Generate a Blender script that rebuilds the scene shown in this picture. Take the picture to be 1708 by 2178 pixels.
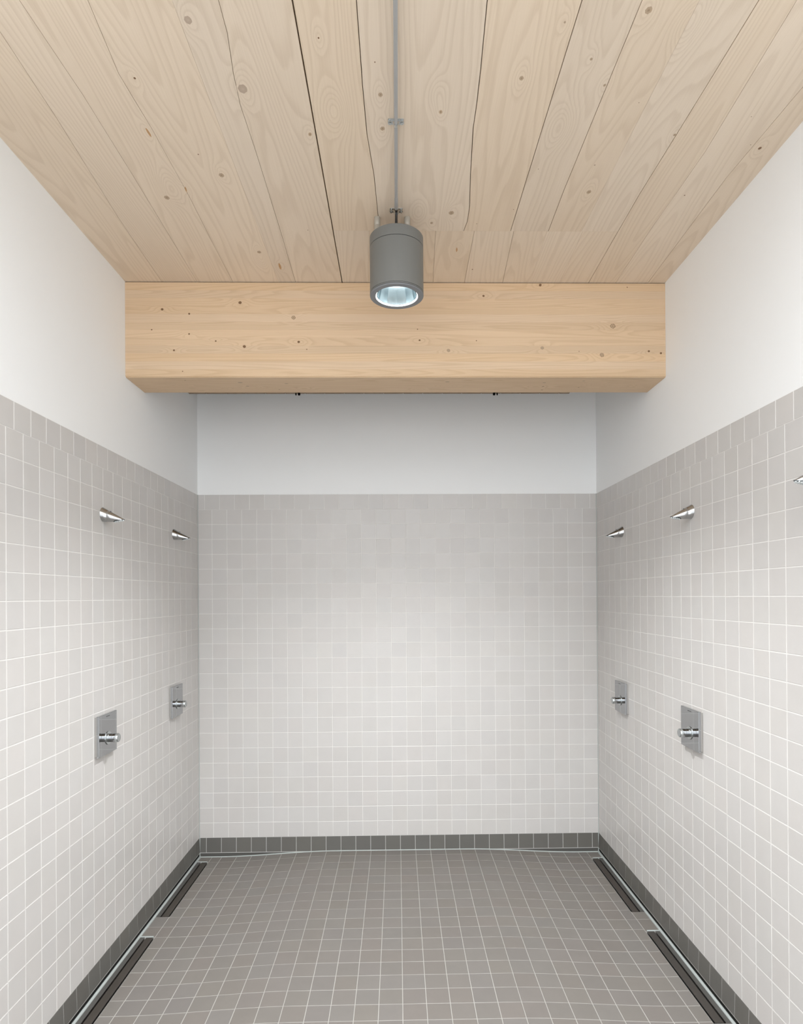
import bpy, bmesh, math, random
from mathutils import Vector, Matrix
random.seed(7)
S = bpy.context.scene
for o in list(bpy.data.objects): bpy.data.objects.remove(o)

# ------------------------------------------------------------------ camera
F, CX, CY = 1318.73, 869.82, 1265.85
CAM = Vector((-0.00685, -4.1838, 1.70624))
ROT = (math.pi/2 + 0.002597, 0.006466, -0.017998)
cd = bpy.data.cameras.new('camera'); cam = bpy.data.objects.new('camera', cd)
S.collection.objects.link(cam); S.camera = cam
cd.sensor_fit = 'HORIZONTAL'; cd.sensor_width = 36.0
cd.lens = F*36/1708; cd.shift_x = (854-CX)/1708; cd.shift_y = (CY-1089)/1708
cd.clip_start = 0.05
cam.location = CAM
from mathutils import Euler
cam.rotation_euler = Euler(ROT, 'XYZ')
CM = Euler(ROT, 'XYZ').to_matrix()

def px(p):
    q = CM.transposed() @ (Vector(p) - CAM)
    d = max(-q.z, 0.01)
    return (CX + F*q.x/d, CY - F*q.y/d, -q.z)

# ------------------------------------------------------------------ world, light, exposure
w = bpy.data.worlds.new('daylight'); S.world = w; w.use_nodes = True
bg = w.node_tree.nodes['Background']
# overcast sky: brightest overhead, one third of that at the horizon, pale ground below
SKY, GROUND = 7.0, 2.9
nt = w.node_tree
g_ = nt.nodes.new('ShaderNodeNewGeometry'); s_ = nt.nodes.new('ShaderNodeSeparateXYZ'); nt.links.new(g_.outputs['Incoming'], s_.inputs[0])
e_ = nt.nodes.new('ShaderNodeMapRange'); nt.links.new(s_.outputs[2], e_.inputs['Value'])
e_.inputs['From Min'].default_value = 0.0; e_.inputs['From Max'].default_value = -1.0      # Incoming points back at the viewer
e_.inputs['To Min'].default_value = SKY/3; e_.inputs['To Max'].default_value = SKY
h_ = nt.nodes.new('ShaderNodeMath'); h_.operation = 'GREATER_THAN'; nt.links.new(s_.outputs[2], h_.inputs[0]); h_.inputs[1].default_value = 0.0
x_ = nt.nodes.new('ShaderNodeMix'); nt.links.new(h_.outputs[0], x_.inputs[0]); nt.links.new(e_.outputs[0], x_.inputs[2]); x_.inputs[3].default_value = GROUND
nt.links.new(x_.outputs[0], bg.inputs[1])
bg.inputs[0].default_value = (0.94, 0.97, 1.0, 1)
LAMP_POWER = 215.0
S.view_settings.view_transform = 'Standard'; S.view_settings.look = 'None'
S.view_settings.gamma = 1.0; S.view_settings.use_curve_mapping = False
S.view_settings.exposure = 0.0

# ------------------------------------------------------------------ dimensions
HW = 1.345                 # half width to the tile faces
YF = -4.45                 # open front end of the shower room, behind the camera
YC = -2.80                 # the planked ceiling ends here; unseen roof opening beyond, added to let in daylight
ZC = 3.275                 # ceiling
ZT = 2.4                   # top of the tiling
LX, LY, LZ = -1.262, -0.08, 0.0

# ------------------------------------------------------------------ helpers
def link(o, parent=None):
    S.collection.objects.link(o)
    if parent is not None: o.parent = parent
    return o
def obj(name, bm, mat, parent=None, smooth=None, kind=None):
    me = bpy.data.meshes.new(name)
    if isinstance(bm, tuple): me.from_pydata(bm[0], [], bm[1])
    else:
        bmesh.ops.recalc_face_normals(bm, faces=bm.faces); bm.to_mesh(me); bm.free()
    me.materials.append(mat)
    if smooth:
        for p in me.polygons: p.use_smooth = True
        try: me.set_sharp_from_angle(angle=math.radians(smooth))
        except Exception: pass
    o = bpy.data.objects.new(name, me); link(o, parent)
    if kind: o['kind'] = kind
    return o
def thing(name, label, cat, loc=(0,0,0), group=None):
    o = bpy.data.objects.new(name, None); link(o); o.location = loc
    o.empty_display_size = 0.05
    o['label'] = label; o['category'] = cat
    if group: o['group'] = group
    return o
def box(bm, a, b, bev=0):
    r = bmesh.ops.create_cube(bm, size=1)
    vs = r['verts']
    for v in vs:
        v.co = Vector([a[i] if v.co[i] < 0 else b[i] for i in range(3)])
    if bev:
        es = list({e for v in vs for e in v.link_edges})
        bmesh.ops.bevel(bm, geom=es, offset=bev, segments=2, affect='EDGES')
    return vs
def B(a, b, bev=0):
    bm = bmesh.new(); box(bm, a, b, bev); return bm
def lathe(bm, prof, axis='z', seg=48, cap0=True, cap1=True, c=(0,0,0)):
    """prof: list of (radius, height) along the axis"""
    rings = []
    for r, h in prof:
        ring = []
        for k in range(seg):
            a = 2*math.pi*k/seg
            if axis == 'z': p = (c[0]+r*math.cos(a), c[1]+r*math.sin(a), c[2]+h)
            elif axis == 'x': p = (c[0]+h, c[1]+r*math.cos(a), c[2]+r*math.sin(a))
            else: p = (c[0]+r*math.cos(a), c[1]+h, c[2]+r*math.sin(a))
            ring.append(bm.verts.new(p))
        rings.append(ring)
    for i in range(len(rings)-1):
        for k in range(seg):
            bm.faces.new((rings[i][k], rings[i][(k+1)%seg], rings[i+1][(k+1)%seg], rings[i+1][k]))
    if cap0: bm.faces.new(rings[0][::-1])
    if cap1: bm.faces.new(rings[-1])
def tube(bm, pts, r, seg=10):
    pts = [Vector(p) for p in pts]; rings = []
    for i, p in enumerate(pts):
        t = (pts[min(i+1, len(pts)-1)] - pts[max(i-1, 0)]).normalized()
        u = t.orthogonal().normalized() if i == 0 else (u - t*u.dot(t)).normalized()
        v = t.cross(u)
        rings.append([bm.verts.new(p + r*(math.cos(2*math.pi*k/seg)*u + math.sin(2*math.pi*k/seg)*v)) for k in range(seg)])
    for i in range(len(rings)-1):
        for k in range(seg):
            bm.faces.new((rings[i][k], rings[i][(k+1)%seg], rings[i+1][(k+1)%seg], rings[i+1][k]))
    bm.faces.new(rings[0][::-1]); bm.faces.new(rings[-1])

# ------------------------------------------------------------------ materials
def new_mat(name):
    m = bpy.data.materials.new(name); m.use_nodes = True
    nt = m.node_tree
    return m, nt, nt.nodes['Principled BSDF']
def N(nt, typ, **kw):
    n = nt.nodes.new(typ)
    for k, v in kw.items(): setattr(n, k, v)
    return n
def math_node(nt, op, a, b=None, c=None):
    n = N(nt, 'ShaderNodeMath', operation=op)
    for i, v in enumerate((a, b, c)):
        if v is None: continue
        if isinstance(v, (int, float)): n.inputs[i].default_value = v
        else: nt.links.new(v, n.inputs[i])
    return n.outputs[0]
def simple(name, col, rough, metal=0, spec=0.5, bump=None):
    m, nt, p = new_mat(name)
    p.inputs['Base Color'].default_value = (*col, 1); p.inputs['Roughness'].default_value = rough
    p.inputs['Metallic'].default_value = metal; p.inputs['Specular IOR Level'].default_value = spec
    tc = N(nt, 'ShaderNodeTexCoord')
    no = N(nt, 'ShaderNodeTexNoise'); no.inputs['Scale'].default_value = bump[0] if bump else 60
    nt.links.new(tc.outputs['Object'], no.inputs['Vector'])
    if bump:
        b = N(nt, 'ShaderNodeBump'); b.inputs['Strength'].default_value = bump[1]; b.inputs['Distance'].default_value = bump[2]
        nt.links.new(no.outputs[0], b.inputs['Height']); nt.links.new(b.outputs[0], p.inputs['Normal'])
    else:
        mr = N(nt, 'ShaderNodeMapRange'); mr.inputs['To Min'].default_value = max(rough-0.03, 0); mr.inputs['To Max'].default_value = rough+0.03
        nt.links.new(no.outputs[0], mr.inputs['Value']); nt.links.new(mr.outputs[0], p.inputs['Roughness'])
    return m
def tile_mat(name, col, rough, var, mott, spec=0.5, warm=0.0):
    """glazed tile: each tile its own faint shade, soft clouding inside it"""
    m, nt, p = new_mat(name)
    oi = N(nt, 'ShaderNodeObjectInfo'); ge = N(nt, 'ShaderNodeNewGeometry')
    r = math_node(nt, 'FRACT', math_node(nt, 'ADD', oi.outputs['Random'], ge.outputs['Random Per Island']))
    no = N(nt, 'ShaderNodeTexNoise'); no.inputs['Scale'].default_value = 14; no.inputs['Detail'].default_value = 4
    nt.links.new(ge.outputs['Position'], no.inputs['Vector'])
    f = math_node(nt, 'ADD', math_node(nt, 'MULTIPLY_ADD', r, var, 1 - var/2),
                  math_node(nt, 'MULTIPLY_ADD', no.outputs[0], mott, -mott/2))
    hs = N(nt, 'ShaderNodeHueSaturation'); hs.inputs['Color'].default_value = (*col, 1)
    nt.links.new(f, hs.inputs['Value'])
    r2 = math_node(nt, 'FRACT', math_node(nt, 'MULTIPLY', r, 7.31))
    nt.links.new(math_node(nt, 'MULTIPLY_ADD', r2, 0.3, 0.85), hs.inputs['Saturation'])
    nt.links.new(math_node(nt, 'MULTIPLY_ADD', math_node(nt, 'FRACT', math_node(nt, 'MULTIPLY', r, 13.7)), 0.016, 0.492), hs.inputs['Hue'])
    nt.links.new(hs.outputs[0], p.inputs['Base Color'])
    n2 = N(nt, 'ShaderNodeTexNoise'); n2.inputs['Scale'].default_value = 90
    nt.links.new(ge.outputs['Position'], n2.inputs['Vector'])
    bp = N(nt, 'ShaderNodeBump'); bp.inputs['Strength'].default_value = 0.12; bp.inputs['Distance'].default_value = 0.001
    nt.links.new(n2.outputs[0], bp.inputs['Height']); nt.links.new(bp.outputs[0], p.inputs['Normal'])
    p.inputs['Roughness'].default_value = rough; p.inputs['Specular IOR Level'].default_value = spec
    return m
def wood_mat(name, axes, light, dark, knots, rings=10.0, cross=3.0, contrast=0.5, stretch=0.45, rough=0.6, seed=0.0, tone=0.05):
    """flat sawn softwood: contour lines of a stretched field, pushed up around every knot.
    axes = which world axes run (across, along) the board; knots = (across, along, radius)"""
    m, nt, p = new_mat(name); L = nt.links.new
    ge = N(nt, 'ShaderNodeNewGeometry'); oi = N(nt, 'ShaderNodeObjectInfo')
    sp = N(nt, 'ShaderNodeSeparateXYZ'); L(ge.outputs['Position'], sp.inputs[0])
    cb = N(nt, 'ShaderNodeCombineXYZ')
    ac = sp.outputs[axes[0]]
    if axes[0] == 2: ac = math_node(nt, 'ADD', ac, math_node(nt, 'ADD', sp.outputs[1], 1.0972))   # front and underside share the grain
    L(ac, cb.inputs[0]); L(sp.outputs[axes[1]], cb.inputs[1])
    def noise(sx, sy, detail, wadd):
        mp = N(nt, 'ShaderNodeVectorMath', operation='MULTIPLY'); mp.inputs[1].default_value = (sx, sy, 1)
        L(cb.outputs[0], mp.inputs[0])
        n = N(nt, 'ShaderNodeTexNoise', noise_dimensions='4D'); n.inputs['Scale'].default_value = 1; n.inputs['Detail'].default_value = detail
        L(mp.outputs[0], n.inputs['Vector'])
        L(math_node(nt, 'MULTIPLY_ADD', oi.outputs['Random'], 37.0, wadd + seed), n.inputs['W'])
        return n.outputs[0]
    acc = math_node(nt, 'MULTIPLY', noise(cross, stretch, 1.0, 0.0), 1.6)
    acc = math_node(nt, 'ADD', acc, math_node(nt, 'MULTIPLY', noise(cross*5, stretch*7, 2.0, 3.0), 0.045))
    for kx, ky, kr in knots:
        sx, sy = 1/(kr*1.6 + 0.012), 1/(kr*3.2 + 0.03)
        a = N(nt, 'ShaderNodeVectorMath', operation='MULTIPLY_ADD')
        L(cb.outputs[0], a.inputs[0]); a.inputs[1].default_value = (sx, sy, 0); a.inputs[2].default_value = (-kx*sx, -ky*sy, 0)
        d = N(nt, 'ShaderNodeVectorMath', operation='DOT_PRODUCT'); L(a.outputs[0], d.inputs[0]); L(a.outputs[0], d.inputs[1])
        acc = math_node(nt, 'MULTIPLY_ADD', math_node(nt, 'POWER', 0.3, d.outputs['Value']), 0.075 + 7*kr, acc)
    fr = math_node(nt, 'FRACT', math_node(nt, 'MULTIPLY', acc, rings))
    rp = N(nt, 'ShaderNodeValToRGB'); e = rp.color_ramp.elements
    e[0].position = 0.0; e[0].color = (0, 0, 0, 1); e[1].position = 1.0; e[1].color = (0.0, 0.0, 0.0, 1)
    x = e.new(0.50); x.color = (0.12, 0.12, 0.12, 1); x = e.new(0.78); x.color = (0.8, 0.8, 0.8, 1); x = e.new(0.90); x.color = (0.8, 0.8, 0.8, 1)
    L(fr, rp.inputs[0])
    fib = noise(330, 5, 2.0, 9.0); big = noise(2.2, 0.8, 2.0, 15.0)
    t = math_node(nt, 'MULTIPLY', rp.outputs[0], contrast)
    t = math_node(nt, 'ADD', t, math_node(nt, 'MULTIPLY_ADD', fib, 0.36, -0.18))
    t = math_node(nt, 'ADD', t, math_node(nt, 'MULTIPLY_ADD', big, 0.5, -0.15))
    mx = N(nt, 'ShaderNodeMix', data_type='RGBA', clamp_factor=True); L(t, mx.inputs[0])
    mx.inputs[6].default_value = (*light, 1); mx.inputs[7].default_value = (*dark, 1)
    hs = N(nt, 'ShaderNodeHueSaturation'); L(mx.outputs[2], hs.inputs['Color'])
    L(math_node(nt, 'MULTIPLY_ADD', oi.outputs['Random'], tone, 1 - tone/2), hs.inputs['Value'])
    L(math_node(nt, 'MULTIPLY_ADD', math_node(nt, 'FRACT', math_node(nt, 'MULTIPLY', oi.outputs['Random'], 9.7)), 0.14, 0.93), hs.inputs['Saturation'])
    L(hs.outputs[0], p.inputs['Base Color'])
    b = N(nt, 'ShaderNodeBump'); b.inputs['Strength'].default_value = 0.25; b.inputs['Distance'].default_value = 0.0006
    L(math_node(nt, 'ADD', fib, rp.outputs[0]), b.inputs['Height']); L(b.outputs[0], p.inputs['Normal'])
    p.inputs['Roughness'].default_value = rough; p.inputs['Specular IOR Level'].default_value = 0.35
    return m
def knot_mat(name, core, edge, rim):
    m, nt, p = new_mat(name); L = nt.links.new
    tc = N(nt, 'ShaderNodeTexCoord')
    ln = N(nt, 'ShaderNodeVectorMath', operation='LENGTH'); L(tc.outputs['Object'], ln.inputs[0])
    no = N(nt, 'ShaderNodeTexNoise'); no.inputs['Scale'].default_value = 3.0; L(tc.outputs['Object'], no.inputs['Vector'])
    rp = N(nt, 'ShaderNodeValToRGB'); e = rp.color_ramp.elements
    e[0].position = 0.0; e[0].color = (*core, 1); e[1].position = 1.0; e[1].color = (*rim, 1)
    x = e.new(0.12); x.color = (*edge, 1); x = e.new(0.72); x.color = (*edge, 1)
    L(math_node(nt, 'ADD', ln.outputs['Value'], math_node(nt, 'MULTIPLY_ADD', no.outputs[0], 0.3, -0.15)), rp.inputs[0])
    L(rp.outputs[0], p.inputs['Base Color']); p.inputs['Roughness'].default_value = 0.6
    return m

TILE = (0.590, 0.570, 0.551)
M = {}
M['tile'] = tile_mat('light_glazed_tile', TILE, 0.34, 0.05, 0.05)
M['floor_tile'] = tile_mat('taupe_floor_tile', (0.196, 0.179, 0.163), 0.50, 0.06, 0.10, 0.4)
M['base_tile'] = tile_mat('dark_base_tile', (0.135, 0.130, 0.118), 0.42, 0.10, 0.10, 0.45)
M['grout'] = simple('pale_grout', (0.77, 0.755, 0.73), 0.9, bump=(500, 0.3, 0.0004))
M['floor_grout'] = simple('floor_grout', (0.42, 0.405, 0.375), 0.9, bump=(500, 0.3, 0.0004))
M['base_grout'] = simple('base_grout', (0.52, 0.51, 0.49), 0.9, bump=(500, 0.3, 0.0004))
M['sealant'] = simple('grey_sealant', (0.40, 0.43, 0.415), 0.5)
M['plaster'] = simple('white_plaster', (0.883, 0.893, 0.893), 0.85, bump=(260, 0.25, 0.0008))
M['black_strip'] = simple('black_side_strip', (0.010, 0.010, 0.009), 0.7, 0, 0.15)  # near black for the recessed strips at the foot of the side walls
M['grey_strip'] = simple('dark_grey_cut_tile', (0.09, 0.087, 0.08), 0.5)
M['drain_tile'] = tile_mat('drain_cover_dark', (0.058, 0.050, 0.043), 0.42, 0.1, 0.25, 0.5)
M['black'] = simple('black_gap', (0.004, 0.004, 0.004), 0.8, 0, 0.05)
M['steel'] = simple('brushed_steel', (0.55, 0.54, 0.52), 0.3, 1)
M['chrome'] = simple('chrome', (0.42, 0.43, 0.44), 0.035, 1)
M['satin'] = simple('satin_chrome', (0.44, 0.445, 0.445), 0.22, 1)
M['cap'] = simple('pale_chrome_cap', (0.52, 0.55, 0.555), 0.25, 1)
M['nozzle_plate'] = simple('dark_spray_plate', (0.06, 0.07, 0.075), 0.4)
M['nozzle'] = simple('pale_rubber_nozzle', (0.72, 0.75, 0.75), 0.5)
M['lamp_grey'] = simple('grey_lamp_paint', (0.158, 0.160, 0.152), 0.42, 0.0, 0.5)
M['lamp_rim'] = simple('grey_lamp_rim', (0.20, 0.206, 0.215), 0.45, 0.0, 0.5)
M['stud'] = simple('beige_standoff', (0.42, 0.385, 0.33), 0.4, 0.2)
M['conduit'] = simple('grey_conduit', (0.36, 0.36, 0.355), 0.4)
M['zinc'] = simple('zinc_clip', (0.62, 0.66, 0.68), 0.28, 1)
M['cable'] = simple('black_cable', (0.015, 0.014, 0.013), 0.45)
M['reflector'] = simple('bright_reflector', (0.74, 0.83, 0.86), 0.2, 1.0)
M['gap_wood'] = simple('dark_joint_wood', (0.30, 0.18, 0.085), 0.8)
M['mark'] = simple('dark_engraving', (0.05, 0.05, 0.05), 0.5)
m, nt, p = new_mat('lamp_light'); p.inputs['Base Color'].default_value = (0, 0, 0, 1)
p.inputs['Emission Color'].default_value = (0.90, 0.97, 1, 1); p.inputs['Emission Strength'].default_value = 4.2
M['led'] = m

CK = [((-0.566,-2.495),9,1),((-0.79,-2.304),5,0),((-0.836,-2.085),6,2),((-0.475,-2.268),16,1),((-0.702,-1.983),3,0),((-0.651,-1.875),9,1),((-0.294,-2.082),6,3),((-0.219,-2.445),4,0),((-0.064,-2.368),3,0),((-0.051,-2.25),8,1),((-0.048,-2.11),8,1),((-0.626,-1.362),7,1),((-0.555,-1.241),6,2),((-0.381,-1.533),2,0),((-0.81,-1.794),4,2),((-0.901,-1.744),9,1),((0.142,-2.183),6,3),((0.378,-2.316),8,1),((0.46,-2.5),4,1),((0.676,-2.537),12,1),((0.569,-2.385),5,1),((0.639,-2.293),5,1),((0.771,-2.227),2,0),((0.721,-1.941),3,1),((0.746,-1.791),8,1),((0.222,-1.656),9,1),((0.145,-1.587),5,1),((0.336,-1.583),2,0),((0.473,-1.68),2,0),((0.52,-1.918),2,0),((0.947,-2.091),5,1),((1.164,-2.173),2,0),((1.276,-2.031),7,0),((1.129,-1.774),3,0),((0.361,-1.219),3,0),((1.234,-2.047),2,0),((0.27,-1.387),4,2)]
RINGS = [(-0.20,-2.18,0.02),(0.80,-2.50,0.02),(-0.87,-1.80,0.02),(0.09,-1.66,0.015),(0.27,-1.385,0.008),(0.13,-2.25,0.012),(0.55,-2.12,0.02),(-0.63,-1.30,0.014)]
cknots = [(x, y, r/1050) for (x, y), r, k in CK if r > 3] + RINGS
M['ceiling_wood'] = wood_mat('whitewashed_spruce', (0, 1), (0.775, 0.650, 0.512), (0.55, 0.425, 0.30), cknots, rings=24, cross=4.5, contrast=0.30, stretch=0.36)
BK = [((-1.164,3.137),0.0068),((-1.031,3.115),0.0053),((-0.78,3.171),0.0083),((-0.516,3.097),0.0105),((-1.216,3.036),0.0038),((-1.032,3.015),0.0045),((-0.901,2.98),0.0045),((-0.76,2.953),0.008),((-0.491,2.976),0.0068),((-1.107,2.934),0.0053),((-0.451,2.939),0.003),((-1.065,2.83),0.003),((0.431,3.207),0.006),((0.716,3.262),0.0075),((1.154,3.252),0.003),((1.08,3.057),0.0135),((0.394,2.983),0.003),((0.254,2.934),0.009),((0.724,2.947),0.009),((1.024,2.912),0.0113),((1.261,2.931),0.006),((1.322,2.921),0.006),((0.909,2.93),0.0023),((0.11,2.985),0.005),((0.10,3.04),0.003)]
M['beam_wood'] = wood_mat('glued_spruce_beam', (2, 0), (0.710, 0.535, 0.365), (0.48, 0.320, 0.182), [(z, x, r) for (x, z), r in BK if r > 0.004], rings=20, cross=10, contrast=0.32, stretch=0.35, seed=4, tone=0.10)
M['knot_dark'] = knot_mat('dark_knot', (0.16, 0.08, 0.035), (0.22, 0.12, 0.055), (0.07, 0.035, 0.015))
M['knot_pale'] = knot_mat('pale_knot', (0.22, 0.15, 0.09), (0.46, 0.345, 0.235), (0.26, 0.175, 0.105))
M['knot_orange'] = knot_mat('resin_streak', (0.50, 0.29, 0.13), (0.50, 0.29, 0.13), (0.42, 0.25, 0.12))
M['knot_ring'] = knot_mat('ring_knot', (0.48, 0.33, 0.20), (0.50, 0.36, 0.23), (0.10, 0.05, 0.02))
M['knot_grey'] = knot_mat('grey_knot', (0.20, 0.14, 0.10), (0.46, 0.36, 0.275), (0.53, 0.42, 0.325))
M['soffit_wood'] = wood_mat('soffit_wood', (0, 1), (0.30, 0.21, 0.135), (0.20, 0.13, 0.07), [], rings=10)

# ------------------------------------------------------------------ tiles
MESH = {}
CH = 0.0011
def tile_geo(w_, h_, t=0.007):
    x, y = w_/2, h_/2; c = CH
    v = [(-x,-y,-t),(x,-y,-t),(x,y,-t),(-x,y,-t), (-x,-y,-c*.7),(x,-y,-c*.7),(x,y,-c*.7),(-x,y,-c*.7),
         (-x+c,-y+c,0),(x-c,-y+c,0),(x-c,y-c,0),(-x+c,y-c,0)]
    f = [(8,9,10,11)]
    for i in range(4):
        j = (i+1) % 4
        f += [(i, j, j+4, i+4), (i+4, j+4, j+8, i+8)]
    return v, f
def tile_mesh(w_, h_, mat):
    k = (round(w_, 4), round(h_, 4), mat.name)
    if k not in MESH:
        me = bpy.data.meshes.new('tile'); v, f = tile_geo(w_, h_); me.from_pydata(v, [], f); me.materials.append(mat)
        MESH[k] = me
    return MESH[k]
AX = {'left': Matrix(((0,0,1),(1,0,0),(0,1,0))), 'right': Matrix(((0,0,-1),(-1,0,0),(0,1,0))),
      'back': Matrix(((1,0,0),(0,0,-1),(0,1,0))), 'floor': Matrix.Identity(3)}
def area_px(c, R, w_, h_):
    ps = []
    for sx, sy in ((-1,-1),(1,-1),(1,1),(-1,1)):
        q = px(Vector(c) + R @ Vector((sx*w_/2, sy*h_/2, 0)))
        if q[2] < 0.05: return 0
        ps.append((min(max(q[0], 0), 1708), min(max(q[1], 0), 2178)))
    return abs(sum(ps[i][0]*ps[(i+1)%4][1] - ps[(i+1)%4][0]*ps[i][1] for i in range(4)))/2
def lay(tiles, mat, parent, limit=300, name='tile'):
    """tiles: (centre, 3x3 orientation, width, height). The largest in view are parts, the rest one stuff mesh."""
    rnd = random.Random(len(tiles))
    tt = []
    for c, R, w_, h_ in tiles:
        j = Matrix.Rotation(rnd.gauss(0, 0.0016), 3, 'X') @ Matrix.Rotation(rnd.gauss(0, 0.0016), 3, 'Y')
        tt.append((area_px(c, R, w_, h_), Vector(c), R @ j, w_, h_))
    tt.sort(key=lambda q: -q[0])
    V, Fc = [], []
    for i, (a, c, R, w_, h_) in enumerate(tt):
        if i < limit and a > 30:
            o = bpy.data.objects.new(name, tile_mesh(w_, h_, mat)); link(o, parent)
            o.matrix_world = Matrix.Translation(c) @ R.to_4x4()
        else:
            v, f = tile_geo(w_, h_); n = len(V)
            V += [tuple(c + R @ Vector(q)) for q in v]; Fc += [tuple(n+k for k in q) for q in f]
    if V: obj(name + '_field', (V, Fc), mat, parent, kind='stuff')
G = 0.0034   # joint width
def spans(lines):
    return [((a+b)/2, abs(b-a)-G) for a, b in zip(lines, lines[1:]) if abs(b-a) > 0.012]

# ------------------------------------------------------------------ room shell
def struct(name, bm, mat, **k):
    return obj(name, bm, mat, kind='structure', **k)
T = 0.0013   # depth of the joints
wall_left = struct('wall_left', B((-HW-0.20, YF, -0.15), (-HW-0.0012, 0.2, 3.45)), M['plaster'])
wall_right = struct('wall_right', B((HW+0.0012, YF, -0.15), (HW+0.20, 0.2, 3.45)), M['plaster'])
wall_back = struct('wall_back', B((-HW-0.0012, 0.0012, -0.15), (HW+0.0012, 0.2, 3.45)), M['plaster'])
obj('grout_bed', B((-HW-0.004, YF, -0.04), (-HW-T+0.0003, 0, ZT-0.001)), M['grout'], wall_left)
obj('grout_bed', B((HW+T-0.0003, YF, -0.04), (HW+0.004, 0, ZT-0.001)), M['grout'], wall_right)
obj('grout_bed', B((-HW, T-0.0003, -0.04), (HW, 0.004, ZT-0.001)), M['grout'], wall_back)

zl = [0.1 + 0.1*i for i in range(23)]             # 0.1 ... 2.3
def side(s, wall, y0, yh):
    R = AX['left'] if s < 0 else AX['right']; X = s*HW
    yl = [0.0] + [-(y0 + 0.1*i) for i in range(56)]; yl2 = [0.0] + [-(yh + 0.1*i) for i in range(56)]
    tl = []
    for zc, h in spans(zl):
        for yc, w_ in spans(yl): tl.append(((X, yc, zc), R, w_, h))
    for yc, w_ in spans(yl2): tl.append(((X, yc, 2.3495), R, w_, 0.099-G/2+0.001))
    lay(tl, M['tile'], wall)
    return R, X, yl2
RL, XL, yl2L = side(-1, wall_left, 0.040, 0.093)
RR, XR, yl2R = side(1, wall_right, 0.049, 0.098)
xl = [-HW] + [-HW + 0.094 + 0.1*i for i in range(26)] + [HW]
xl2 = [-HW] + [-HW + 0.0455 + 0.1*i for i in range(27)] + [HW]
tl = []
for zc, h in spans(zl):
    for xc, w_ in spans(xl): tl.append(((xc, 0, zc), AX['back'], w_, h))
for xc, w_ in spans(xl2): tl.append(((xc, 0, 2.3495), AX['back'], w_, 0.099-G/2+0.001))
lay(tl, M['tile'], wall_back)

# dark base course: the tiles lean out a little at the foot, a recessed strip below
lean = 0.035
def course(name, R, cen, lines):
    bl = struct(name, cen[1], M['base_grout'])
    tl = [(cen[0](c), R @ Matrix.Rotation(-lean, 3, 'X'), w_, 0.1-G) for c, w_ in spans(lines)]
    lay(tl, M['base_tile'], bl, 300)
    return bl
def wedge(a, b, ax, face):
    """bed under the base tiles; its face (towards the room, along axis ax) stands further out at the foot"""
    bm = B(a, b)
    for v in bm.verts:
        if abs(v.co[ax] - face) < 1e-6: v.co[ax] += (0.0035 if v.co.z < 0.05 else 0.0004)*(1 if face < 0 else -1) if ax == 0 else (-0.0035 if v.co.z < 0.05 else -0.0004)
    return bm
pro = 0.0022
bl = course('baseboard_left', RL, (lambda c: (XL + pro, c, 0.0505), wedge((-HW-0.004, YF, -0.0024), (-HW-T, 0, 0.1), 0, -HW-T)), yl2L)
br = course('baseboard_right', RR, (lambda c: (XR - pro, c, 0.0505), wedge((HW+T, YF, -0.0024), (HW+0.004, 0, 0.1), 0, HW+T)), yl2R)
bb = course('baseboard_back', AX['back'], (lambda c: (c, -pro, 0.0505), wedge((-HW, T, -0.0024), (HW, 0.004, 0.1), 1, T)), xl2)
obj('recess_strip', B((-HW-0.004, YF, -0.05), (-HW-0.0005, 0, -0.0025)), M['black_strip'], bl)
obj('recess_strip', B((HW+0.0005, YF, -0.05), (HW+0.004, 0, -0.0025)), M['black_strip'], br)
obj('recess_strip', B((-HW, 0.0005, -0.05), (HW, 0.004, -0.0025)), M['grey_strip'], bb)

# ------------------------------------------------------------------ floor: falls to the drains along both sides
DR = [(-1, -0.083, -0.775), (-1, -0.982, -1.685), (1, -0.105, -0.80), (1, -1.0, -1.69)]
def zf(x):
    t = min(max((abs(x) - 0.45)/0.75, 0), 1)
    return -0.030*(3*t*t - 2*t*t*t)
def slope(x): return (zf(x+0.01) - zf(x-0.01))/0.02
xs = [-1.262] + [-1.25 + 0.05*i for i in range(51)] + [1.262]
V, Fc = [], []
for x in xs:
    for y in (0.01, YF): V.append((x, y, zf(x) - T))
for x in xs:
    for y in (0.01, YF): V.append((x, y, -0.14))
n = len(xs)
for i in range(n-1):
    Fc.append((2*i, 2*i+1, 2*i+3, 2*i+2)); Fc.append((2*n+2*i, 2*n+2*i+2, 2*n+2*i+3, 2*n+2*i+1))
# the slab leaves out nothing: drains lie in the outer strip and rise to its face
floor = struct('floor', (V, Fc), M['floor_grout'])
fx = [-1.262] + [0.003 + 0.1*i for i in range(-12, 13)] + [1.262]
fy = [0.0] + [-(0.08 + 0.1*i) for i in range(55)]
tl = []
def addf(xc, w_, yc, h_):
    R = Matrix.Rotation(-math.atan(slope(xc)), 3, 'Y')
    tl.append(((xc, yc, zf(xc)), R, w_, h_))
for yc, h_ in spans(fy):
    for xc, w_ in spans(fx): addf(xc, w_, yc, h_)
for s in (-1, 1):
    cuts = [0.0]
    for d in DR:
        if d[0] == s: cuts += [d[1], d[2]]
    seg = [(0.0, cuts[1]), (cuts[2], cuts[3]), (cuts[4], YF)]
    obj('screed', B(sorted((s*1.262, s*1.35))[0:1] + [YF, -0.14], sorted((s*1.262, s*1.35))[1:] + [0.01, -0.062]), M['black'], floor)
    for a, b in seg:
        obj('grout_bed', B((min(s*1.262, s*1.35), b, -0.07), (max(s*1.262, s*1.35), a, -0.030 - T)), M['floor_grout'], floor)
        ys = [a] + [y for y in fy if b + 0.02 < y < a - 0.02] + [b]
        for yc, h_ in spans(ys): addf(s*(1.262 + 1.336)/2, 0.074 - G, yc, h_)
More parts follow.
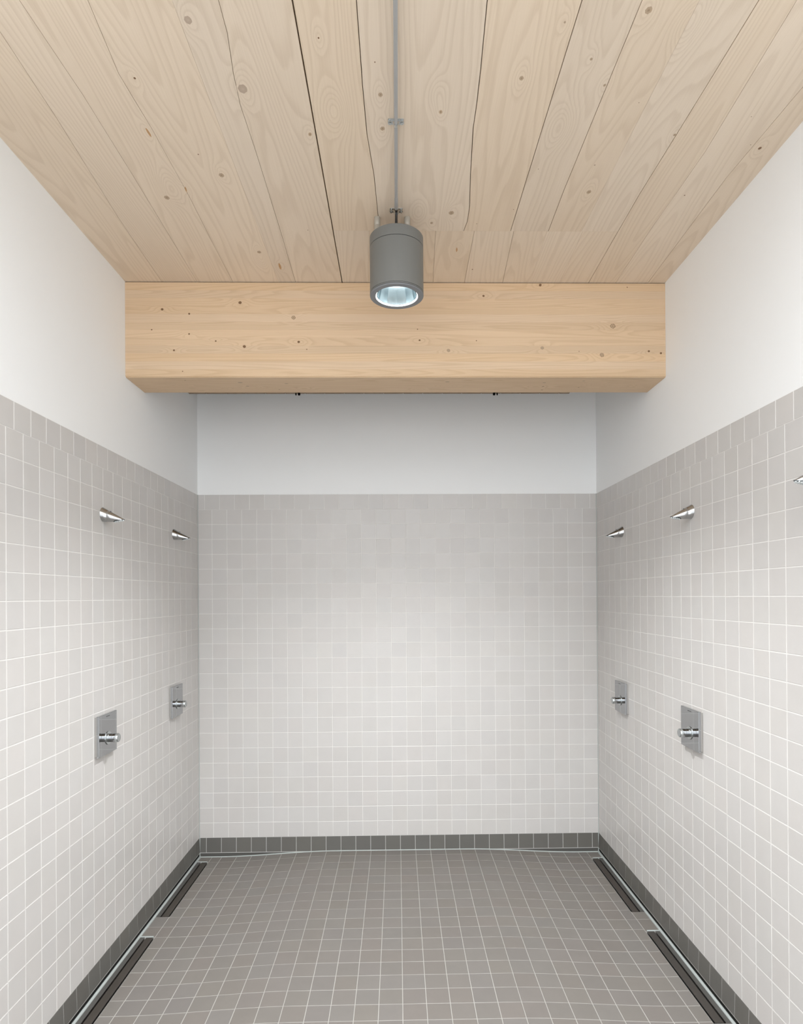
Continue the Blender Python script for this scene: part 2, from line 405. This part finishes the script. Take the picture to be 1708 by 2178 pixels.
lay(tl, M['floor_tile'], floor)

# sealant beads: along the foot of the walls, up the corners, across the drain ends
def bead(pts, r=0.006):
    bm = bmesh.new(); tube(bm, pts, r, 8); return obj('sealant_bead', bm, M['sealant'], floor, smooth=60)
for s in (-1, 1):
    bead([(s*1.3425, -0.003, -0.0285), (s*1.3425, YF, -0.0285)], 0.0082)
    d = [q for q in DR if q[0] == s]
    for y in (d[0][1] + 0.004, d[1][1] + 0.006):
        bead([(s*1.338, y, -0.0305), (s*1.27, y, -0.0305)], 0.005)
bead([(x, -0.003, zf(x) + 0.0015) for x in [-1.342 + 0.0671*i for i in range(41)]], 0.0045)
for s, wn in ((-1, wall_back), (1, wall_back)):
    bm = bmesh.new(); tube(bm, [(s*(HW-0.0005), -0.0005, -0.025), (s*(HW-0.0005), -0.0005, 0.1)], 0.0048, 8)
    tube(bm, [(s*(HW+0.0005), 0.0, 0.1), (s*(HW+0.0005), 0.0, ZT-0.001)], 0.0038, 8)
    obj('corner_sealant', bm, M['sealant'], wn, smooth=60)

# ------------------------------------------------------------------ drains
for s, y0, y1 in DR:
    nm = ('far' if y0 > -0.5 else 'near', 'left' if s < 0 else 'right')
    t = thing('floor_drain', 'dark linear floor drain along the %s wall, %s' % (nm[1],
        'starting at the back corner' if nm[0] == 'far' else 'the nearer one'), 'drain',
        (s*1.299, (y0+y1)/2, -0.031), 'linear floor drains along the side walls')
    o = Vector(t.location)
    def P(x0, x1, z0, z1, ya=0.0, yb=0.0):
        a, b = sorted((s*x0, s*x1))
        return B(Vector((a, y1+yb, z0)) - o, Vector((b, y0-ya, z1)) - o)
    obj('channel', P(1.2625, 1.3345, -0.061, -0.055), M['black'], t)
    obj('wall_strip', P(1.3128, 1.3365, -0.060, -0.0282, 0.0, 0.0), M['grey_strip'], t)
    e = obj('edge_profile', P(1.3120, 1.3128, -0.060, -0.0278, 0.0, 0.0), M['steel'], t); e['label'] = 'thin bright steel edge'
    obj('cover', P(1.2690, 1.3045, -0.056, -0.0288, 0.002, 0.002), M['drain_tile'], t)
    e = obj('edge_profile', P(1.2684, 1.2690, -0.056, -0.0284, 0.002, 0.002), M['steel'], t); e['label'] = 'thin bright steel edge'

# ------------------------------------------------------------------ ceiling planks
ceiling = struct('ceiling', B((-HW-0.02, YC, ZC+0.026), (HW+0.02, 0.02, ZC+0.12)), M['gap_wood'])
YJ = -1.531
def const(x): return [(YC, x), (0.0, x)]
BD = {'W0': const(-1.36),
 'A': [(YC,-1.09),(-2.45,-1.096),(-2.14,-1.11),(-1.61,-1.148),(-1.1,-1.166),(0,-1.17)],
 'B': [(YC,-0.985),(-2.55,-0.988),(-2.24,-0.977),(-1.87,-0.979),(-1.1,-0.991),(0,-0.99)],
 'C': [(YC,-0.81),(-2.55,-0.809),(-2.32,-0.831),(-2.1,-0.818),(-1.75,-0.811),(-1.43,-0.815),(0,-0.815)],
 'E': const(-0.589),
 'F': [(YC,-0.46),(-2.457,-0.470),(-2.324,-0.489),(-2.204,-0.498),(-2.0,-0.496),(-1.55,-0.498),(-1.12,-0.505),(0,-0.51)],
 'G': const(-0.274),
 'H': [(YC,-0.106),(-2.29,-0.105),(-2.09,-0.101),(-1.88,-0.085),(-1.637,-0.078),(YJ,-0.076)],
 'I': [(YC,0.235),(-2.56,0.239),(-2.34,0.250),(-2.216,0.255),(-2.116,0.256),(-1.883,0.274),(-1.701,0.292),(-1.6,0.2945),(YJ,0.286)],
 'J': [(YC,0.489),(YJ,0.488)], 'K': [(YC,0.648),(-1.8,0.646),(YJ,0.651)], 'O': [(YC,0.80),(YJ,0.795)],
 'L': [(YC,0.958),(-2.28,0.955),(-1.77,0.949),(-1.1,0.960),(0,0.965)],
 'M': [(YC,1.05),(-2.57,1.057),(-2.01,1.092),(-1.56,1.088),(-1.1,1.097),(0,1.10)],
 'Nn': [(YC,1.26),(-2.29,1.256),(-1.88,1.240),(-1.12,1.259),(0,1.26)], 'W1': const(1.36),
 'Q': [(YJ,-0.119),(-1.11,-0.143),(0,-0.15)], 'P': [(YJ,0.165),(-1.1,0.179),(0,0.185)], 'I2': [(YJ,0.332),(-1.1,0.336),(0,0.34)],
 'J2': [(YJ,0.502),(-1.1,0.527),(0,0.54)], 'K2': [(YJ,0.645),(-1.1,0.664),(0,0.67)], 'L2': [(YJ,0.80),(-1.1,0.815),(0,0.82)]}
GAP = {'A':0.0006,'B':0.0006,'C':0.0006,'E':0.0002,'F':0.0007,'G':0.0022,'H':0.0011,'I':0.0012,'J':0.0012,'K':0.0009,'O':0.0002,'L':0.0010,'M':0.0005,'Nn':0.0007,
       'Q':0.0003,'P':0.0004,'I2':0.0006,'J2':0.0006,'K2':0.0002,'L2':0.0002}
def xat(l, y):
    if y <= l[0][0]: return l[0][1]
    for (a, xa), (b, xb) in zip(l, l[1:]):
        if a <= y <= b: return xa + (xb-xa)*(y-a)/(b-a)
    return l[-1][1]
PL = []
def plank(kl, kr, ya, yb):
    l, r = BD[kl], BD[kr]; gl, gr = GAP.get(kl, 0), GAP.get(kr, 0)
    ys = sorted({ya, yb} | {y for y, _ in l + r if ya < y < yb})
    bm = bmesh.new(); c = 0.0012; rows = []
    for y in ys:
        a, b = xat(l, y) + gl, xat(r, y) - gr
        if kl in ('H', 'I', 'F', 'C'): a += 0.0004*math.sin(y*37)
        if kr in ('H', 'I', 'F', 'C'): b += 0.0004*math.sin(y*37)
        rows.append([bm.verts.new(q) for q in ((a, y, ZC+0.025), (a, y, ZC+0.0004), (a+0.0005, y, ZC), (b-0.0005, y, ZC), (b, y, ZC+0.0004), (b, y, ZC+0.025))])
    for p_, q in zip(rows, rows[1:]):
        for k in range(6): bm.faces.new((p_[k], q[k], q[(k+1)%6], p_[(k+1)%6]))
    bm.faces.new(rows[0]); bm.faces.new(rows[-1][::-1])
    PL.append((obj('plank', bm, M['ceiling_wood'], ceiling), kl, kr, ya, yb))
seq = ['W0','A','B','C','E','F','G']
for a, b in zip(seq, seq[1:]): plank(a, b, YC, 0.0)
seq = ['G','H','I','J','K','O','L']
for a, b in zip(seq, seq[1:]): plank(a, b, YC, YJ - 0.0003)
seq = ['G','Q','P','I2','J2','K2','L2','L']
for a, b in zip(seq, seq[1:]): plank(a, b, YJ + 0.0003, 0.0)
seq = ['L','M','Nn','W1']
for a, b in zip(seq, seq[1:]): plank(a, b, YC, 0.0)

KM = {}
def knot(parent, loc, rx, ry, rot, mat, nrm):
    """a knot: a thin lens let into the board face; nrm 'down' or 'front'"""
    if mat.name not in KM:
        bm = bmesh.new(); c = bm.verts.new((0, 0, 1)); n = 14
        rg = [bm.verts.new((math.cos(2*math.pi*k/n)*(1+0.08*math.sin(3*k)), math.sin(2*math.pi*k/n)*(1+0.08*math.cos(2.3*k)), 0)) for k in range(n)]
        for k in range(n): bm.faces.new((c, rg[k], rg[(k+1)%n]))
        me = bpy.data.meshes.new('knot'); bm.to_mesh(me); bm.free(); me.materials.append(mat); KM[mat.name] = me
    o = bpy.data.objects.new('knot', KM[mat.name]); link(o, parent)
    R = Matrix(((1,0,0),(0,-1,0),(0,0,-1))) if nrm == 'down' else AX['back']
    o.matrix_world = Matrix.Translation(loc) @ R.to_4x4() @ Matrix.Rotation(rot, 4, 'Z') @ Matrix.Diagonal((rx, ry, 0.0003, 1))
    return o
kms = [M['knot_dark'], M['knot_pale'], M['knot_orange'], M['knot_ring'], M['knot_grey']]
for (x, y), r, k in CK:
    if r > 15 or (x, y) == (-0.566, -2.495): k = 4
    r = r/1.986*(CAM.y - y)/-1318.73*(2.9 if (x, y) == (-0.566, -2.495) else 2.0 if k else 1.6)
    for o, kl, kr, ya, yb in PL:
        if ya <= y <= yb and xat(BD[kl], y) <= x < xat(BD[kr], y):
            el = 1.1 if k in (0, 1, 4) else (3.2 if k == 2 else 1.35)
            knot(o, (x, y, ZC+0.0001), r*(0.9 if k != 2 else 0.6), r*el, random.uniform(-0.2, 0.2), kms[k], 'down'); break

# ------------------------------------------------------------------ glued beam across the room
beam = thing('timber_beam', 'pale glued timber beam spanning the room under the plank ceiling', 'beam', (0, -0.979, 2.80))
Y0, Y1, ZB = -1.097, -0.86, 2.801
lam = []
for i in range(12):
    z0 = ZB + i*0.0392; z1 = z0 + 0.0392
    bm = B((-HW-0.001, Y0-beam.location.y, z0-2.80), (HW+0.001, Y1-beam.location.y, z1-2.80 - (0.0 if i < 11 else 0.0005)))
    es = [e for e in bm.edges if all(abs(v.co.y - (Y0-beam.location.y)) < 1e-5 for v in e.verts) and abs(e.verts[0].co.x - e.verts[1].co.x) > 1]
    if i: bmesh.ops.bevel(bm, geom=es, offset=0.0005, segments=1, affect='EDGES')
    if i == 0:
        es = [e for e in bm.edges if all(abs(v.co.z - (ZB-2.80)) < 1e-5 for v in e.verts) and abs(e.verts[0].co.x - e.verts[1].co.x) > 1]
        bmesh.ops.bevel(bm, geom=es, offset=0.004, segments=2, affect='EDGES')
    lam.append((obj('lamella', bm, M['beam_wood'], beam), z0, z1))
bpy.context.view_layer.update()
for (x, z), r in BK:
    for o, a, b in lam:
        if a <= z < b:
            big = r > 0.0095 and abs(x) > 0.4
            knot(o, (x, Y0-0.0001, z), r*0.95, r*0.85, random.uniform(-0.4, 0.4), M['knot_ring'] if big else M['knot_dark'] if r < 0.0086 else M['knot_pale'], 'front'); break
for (x, y), r in [((-0.801,-1.019),0.0117),((-0.777,-0.965),0.0088),((-1.068,-1.052),0.0044),((-0.57,-1.003),0.0088),((-0.623,-0.913),0.0037),((0.253,-1.029),0.0102),((0.752,-1.016),0.0088),((0.76,-0.961),0.0059),((0.766,-0.906),0.0059),((0.948,-1.042),0.0073),((0.951,-0.942),0.0044)]:
    knot(lam[0][0], (x, y, ZB-0.0001), r, r*0.5, 0, M['knot_dark'] if r < 0.006 else M['knot_pale'], 'down')

# planked soffit panel in the shade behind the beam, with black pegs
sof = thing('soffit_panel', 'shaded planked wooden panel behind the beam, only its lower edge showing', 'panel', (-0.11, -0.5, 3.0115))
e = [-1.333, -1.222] + [-1.222 + 0.1258*i for i in range(1, 19)] + [1.11]
for a, b in zip(e, e[1:]):
    if b - a < 0.01: continue
    obj('board', B((a+0.0015+0.11, -0.83+0.5, 0.0), (b-0.0015+0.11, -0.2+0.5, 0.03), 0.001), M['soffit_wood'], sof)
obj('backing_board', B((-1.33+0.11, -0.83+0.5, 0.004), (1.107+0.11, -0.202+0.5, 0.05)), M['gap_wood'], sof)
for x, w_ in ((-0.638, 'left'), (0.629, 'right')):
    pg = thing('black_peg_pair', 'pair of short black pegs just below the beam, %s of the lamp' % w_, 'peg', (x, -0.215, 3.0115), 'black pegs under the beam')
    for dx, r in ((-0.011*(1 if x < 0 else -1), 0.0045), (0.009*(1 if x < 0 else -1), 0.008)):
        bm = bmesh.new(); lathe(bm, [(r, 0.0), (r, -0.011), (r*0.7, -0.014)], 'z', 14, c=(dx, 0, 0)); obj('peg', bm, M['black'], pg)

# ------------------------------------------------------------------ downlight
LP = (-0.003, -1.62)
lamp = thing('ceiling_downlight', 'grey cylindrical downlight, switched on, hanging from the plank ceiling in front of the beam', 'lamp', (LP[0], LP[1], ZC))
def zz(z): return z - ZC
R_ = 0.1108
bm = bmesh.new()
lathe(bm, [(0.02, zz(3.1895)), (R_-0.004, zz(3.1895)), (R_, zz(3.186)), (R_, zz(3.1455)), (R_-0.002, zz(3.1448))], 'z', 72, True, True); obj('top_cap', bm, M['lamp_grey'], lamp, smooth=35)
bm = bmesh.new()
lathe(bm, [(R_-0.002, zz(3.1432)), (R_, zz(3.1425)), (R_, zz(2.9590)), (R_-0.0022, zz(2.9583)), (R_-0.0022, zz(2.9572)), (R_, zz(2.9565)), (R_, zz(2.9535)), (R_-0.002, zz(2.9528))], 'z', 72, False, False); obj('housing', bm, M['lamp_grey'], lamp, smooth=35)
bm = bmesh.new(); lathe(bm, [(R_-0.003, zz(3.146)), (R_-0.003, zz(2.95))], 'z', 72, False, False); obj('inner_sleeve', bm, M['black'], lamp, smooth=35)
bm = bmesh.new()
lathe(bm, [(R_-0.002, zz(2.9520)), (R_, zz(2.9512)), (R_-0.0005, zz(2.9490)), (R_-0.003, zz(2.9472)), (0.0885, zz(2.9470)), (0.0872, zz(2.9490))], 'z', 72, False, False); obj('bezel', bm, M['lamp_rim'], lamp, smooth=35)
bm = bmesh.new(); lathe(bm, [(0.0872, zz(2.9490)), (0.083, zz(2.9540))], 'z', 72, False, False); o = obj('glow_ring', bm, M['led'], lamp, smooth=35); o['label'] = 'bright lit inner ring'
bm = bmesh.new(); lathe(bm, [(0.083, zz(2.9540)), (0.066, zz(3.03))], 'z', 12, False, False); obj('reflector', bm, M['reflector'], lamp)
bm = bmesh.new(); lathe(bm, [(0.066, zz(3.0305)), (0.002, zz(3.031))], 'z', 36, False, True); o = obj('light_disc', bm, M['led'], lamp); o['label'] = 'glowing white light source'
for dx in (-0.079, 0.045):
    bm = bmesh.new(); lathe(bm, [(0.0118, 0.0), (0.0125, -0.002), (0.0125, -0.0325), (0.0118, -0.0335), (0.0125, -0.0345), (0.0125, zz(3.1895))], 'z', 24, c=(dx, -0.003, 0)); obj('standoff', bm, M['stud'], lamp, smooth=40)
bm = bmesh.new(); tube(bm, [(0, -0.075, -0.015), (0, -0.066, -0.016), (0, -0.06, -0.03), (0, -0.058, -0.06), (0, -0.058, zz(3.189))], 0.0052, 12); obj('supply_cable', bm, M['cable'], lamp, smooth=60)
ld = bpy.data.lights.new('lamp_bulb', 'SPOT'); ld.energy = LAMP_POWER; ld.spot_size = math.radians(118); ld.spot_blend = 1.0
ld.shadow_soft_size = 0.05; ld.color = (0.96, 0.985, 1.0)
lo = bpy.data.objects.new('lamp_bulb', ld); link(lo, lamp); lo.location = (0, 0, zz(2.951))

# ------------------------------------------------------------------ conduit and clips
cz = ZC - 0.0155
con = thing('conduit', 'thin grey electrical conduit running along the ceiling to the downlight', 'conduit', (LP[0], -1.7, cz))
bm = bmesh.new(); tube(bm, [(0, -0.04, 0), (0, YC + 1.7 + 0.02, 0)], 0.0062, 14); obj('pipe', bm, M['conduit'], con, smooth=60)
bm = bmesh.new(); lathe(bm, [(0.0062, 0.035), (0.0072, 0.032), (0.0072, -0.03), (0.0062, -0.034)], 'y', 20, c=(0, -0.04, 0)); obj('coupling', bm, M['conduit'], con, smooth=60)
def clip(y, label):
    t = thing('conduit_clip', label, 'clip', (LP[0], y, ZC), 'zinc clips holding the conduit')
    zc = -0.0155
    bm = bmesh.new(); r = 0.0085; wd = 0.006; rows = []
    prof = [(-0.026, -0.0125), (-0.0135, -0.0125), (-0.0095, -0.0135)]
    prof += [(r*math.cos(a), zc + r*math.sin(a)) for a in [math.pi*(1 + k/10) for k in range(1, 10)]]
    prof += [(0.0095, -0.0135), (0.0135, -0.0125), (0.026, -0.0125)]
    for x, z in prof:
        n = math.hypot(x, z - zc) or 1
        rows.append([bm.verts.new(q) for q in ((x, -wd, z), (x, wd, z), (x, wd, z+0.0013), (x, -wd, z+0.0013))])
    for p_, q in zip(rows, rows[1:]):
        for k in range(4): bm.faces.new((p_[k], q[k], q[(k+1)%4], p_[(k+1)%4]))
    bm.faces.new(rows[0]); bm.faces.new(rows[-1][::-1])
    obj('saddle', bm, M['zinc'], t)
    obj('back_plate', B((-0.0255, -0.005, -0.0025), (0.0255, 0.005, 0.0)), M['zinc'], t)
    for sx in (-1, 1):
        bm = bmesh.new(); lathe(bm, [(0.0022, -0.001), (0.0022, -0.0135), (0.0045, -0.0138), (0.0042, -0.016), (0.002, -0.0172)], 'z', 12, c=(sx*0.0195, 0, 0)); obj('screw', bm, M['zinc'], t)
clip(-1.681, 'zinc conduit clip with two screws just above the downlight')
clip(-2.150, 'zinc conduit clip with two screws halfway along the conduit, well clear of the downlight')

# ------------------------------------------------------------------ shower heads
def shower_head(s, y, label):
    t = thing('wall_shower', label, 'shower head', (s*HW, y, 2.089), 'conical shower heads on the side walls')
    sg = -s
    def top(d): return 0.033 - 0.057*d/0.1
    bm = bmesh.new(); seg = 40; rings = []
    ds = [0.0, 0.0006, 0.002, 0.012, 0.0245, 0.0255, 0.0265, 0.04, 0.055, 0.07, 0.085, 0.095, 0.104, 0.112]
    for d in ds:
        tp = top(d); bo = -0.033; c = (tp+bo)/2; h = (tp-bo)/2; wd = 0.033*(h/0.033)**0.95
        k_ = 0.985 if d in (0.0, 0.0255) else 1.0
        rings.append([bm.verts.new((sg*d, wd*k_*math.cos(2*math.pi*k/seg), c + h*k_*math.sin(2*math.pi*k/seg))) for k in range(seg)])
    for p_, q in zip(rings, rings[1:]):
        for k in range(seg): bm.faces.new((p_[k], p_[(k+1)%seg], q[(k+1)%seg], q[k]))
    bm.faces.new(rings[0][::-1]); bm.faces.new(rings[-1])
    a, b = Vector((sg*0.045, 0, -0.034)), Vector((sg*0.1, 0, -0.022))
    dr = (b-a).normalized(); nr = Vector((-dr.z*1, 0, dr.x)); nr = nr if nr.z < 0 else -nr
    r = bmesh.ops.bisect_plane(bm, geom=bm.verts[:] + bm.edges[:] + bm.faces[:], plane_co=a, plane_no=nr, clear_outer=True)
    ce = [e for e in r['geom_cut'] if isinstance(e, bmesh.types.BMEdge)]
    bmesh.ops.holes_fill(bm, edges=ce)
    obj('body', bm, M['satin'], t, smooth=35)
    # spray plate, inset in the slanted mouth
    mid = (a+b)/2; ln = (b-a).length/2
    bm = bmesh.new(); n = 28
    def pt(u, v, h): return mid + dr*u + Vector((0, 1, 0))*v + nr*h
    wv = 0.0165
    r0 = [bm.verts.new(pt(ln*0.90*math.cos(q), wv*0.88*math.sin(q)*(1-0.25*math.cos(q)), 0.0008)) for q in [2*math.pi*k/n for k in range(n)]]
    r1 = [bm.verts.new(pt(ln*0.90*math.cos(q), wv*0.88*math.sin(q)*(1-0.25*math.cos(q)), -0.001)) for q in [2*math.pi*k/n for k in range(n)]]
    bm.faces.new(r0); bm.faces.new(r1[::-1])
    for k in range(n): bm.faces.new((r0[k], r0[(k+1)%n], r1[(k+1)%n], r1[k]))
    obj('spray_plate', bm, M['nozzle_plate'], t)
    bm = bmesh.new()
    for u in (-0.7, -0.42, -0.14, 0.14, 0.42, 0.68):
        for v in (-0.6, -0.2, 0.2, 0.6):
            if (u*1.15)**2 + v*v > 0.75: continue
            c = pt(ln*u, wv*v, 0.0004)
            tube(bm, [c, c + nr*0.0048], 0.0021, 6)
    obj('nozzles', bm, M['nozzle'], t, kind='stuff')
    bm = bmesh.new(); lathe(bm, [(0.0030, 0.0), (0.0030, 0.0022), (0.0022, 0.003)], 'z', 10, c=(sg*0.034, 0, top(0.034)-0.0012)); obj('set_screw', bm, M['nozzle_plate'], t)
shower_head(-1, -1.339, 'chrome conical shower head on the left wall, the larger whole one')
shower_head(-1, -0.445, 'chrome conical shower head on the left wall, smaller, close to the back corner')
shower_head(-1, -2.24, 'chrome shower head cut off by the left picture edge, only its tip showing')
shower_head(1, -1.356, 'chrome conical shower head on the right wall, the larger whole one')
shower_head(1, -0.475, 'chrome conical shower head on the right wall, smaller, close to the back corner')
shower_head(1, -2.245, 'chrome shower head cut off by the right picture edge, nozzles showing')

# ------------------------------------------------------------------ shower controls
def control(s, y, label):
    t = thing('shower_control', label, 'shower control', (s*HW, y, 1.095), 'chrome push button shower controls')
    g = -s
    def bx(a, b, bev=0):
        x0, x1 = sorted((g*a[0], g*b[0])); return B((x0, a[1], a[2]), (x1, b[1], b[2]), bev)
    obj('back_box', bx((0.0, -0.082, -0.0865), (0.0095, 0.082, 0.0865)), M['steel'], t)
    obj('cover_plate', bx((0.0095, -0.0865, -0.0915), (0.021, 0.0865, 0.0915), 0.0012), M['chrome'], t)
    kz = -0.0195
    def lx(prof, nm, mt, par=t):
        bm = bmesh.new(); lathe(bm, [(r, g*h) for r, h in prof], 'x', 40, c=(0, 0, kz)); return obj(nm, bm, mt, par, smooth=35)
    lx([(0.0300, 0.021), (0.0300, 0.0235), (0.0285, 0.0248), (0.020, 0.0250)], 'rosette', M['cap'])
    k = lx([(0.0190, 0.0248), (0.0190, 0.0420), (0.0180, 0.0428), (0.0180, 0.0436), (0.0190, 0.0444), (0.0190, 0.0560)], 'push_button', M['chrome'])
    lx([(0.0190, 0.0560), (0.0200, 0.0568), (0.0200, 0.0660), (0.0188, 0.0690), (0.0165, 0.0702)], 'button_cap', M['cap'], k)
    # small dark maker's mark near the top: a dot and a row of short strokes, too small to read
    bm = bmesh.new(); X0, X1 = 0.0208, 0.0212
    dirn = 1 if s < 0 else -1
    box(bm, (min(g*X0, g*X1), -0.0165 if dirn > 0 else 0.0115, 0.0772), (max(g*X0, g*X1), -0.0115 if dirn > 0 else 0.0165, 0.0828))
    for i in range(6):
        y0 = dirn*(-0.009 + i*0.0045); ya, yb = sorted((y0, y0 + dirn*0.003))
        box(bm, (min(g*X0, g*X1), ya, 0.0782), (max(g*X0, g*X1), yb, 0.0818))
    obj('maker_mark', bm, M['mark'], t)
control(-1, -1.346, 'square chrome push-button shower control on the left wall, the nearer larger one')
control(-1, -0.457, 'square chrome push-button shower control on the left wall near the back corner')
control(1, -1.369, 'square chrome push-button shower control on the right wall, the nearer larger one')
control(1, -0.480, 'square chrome push-button shower control on the right wall near the back corner')
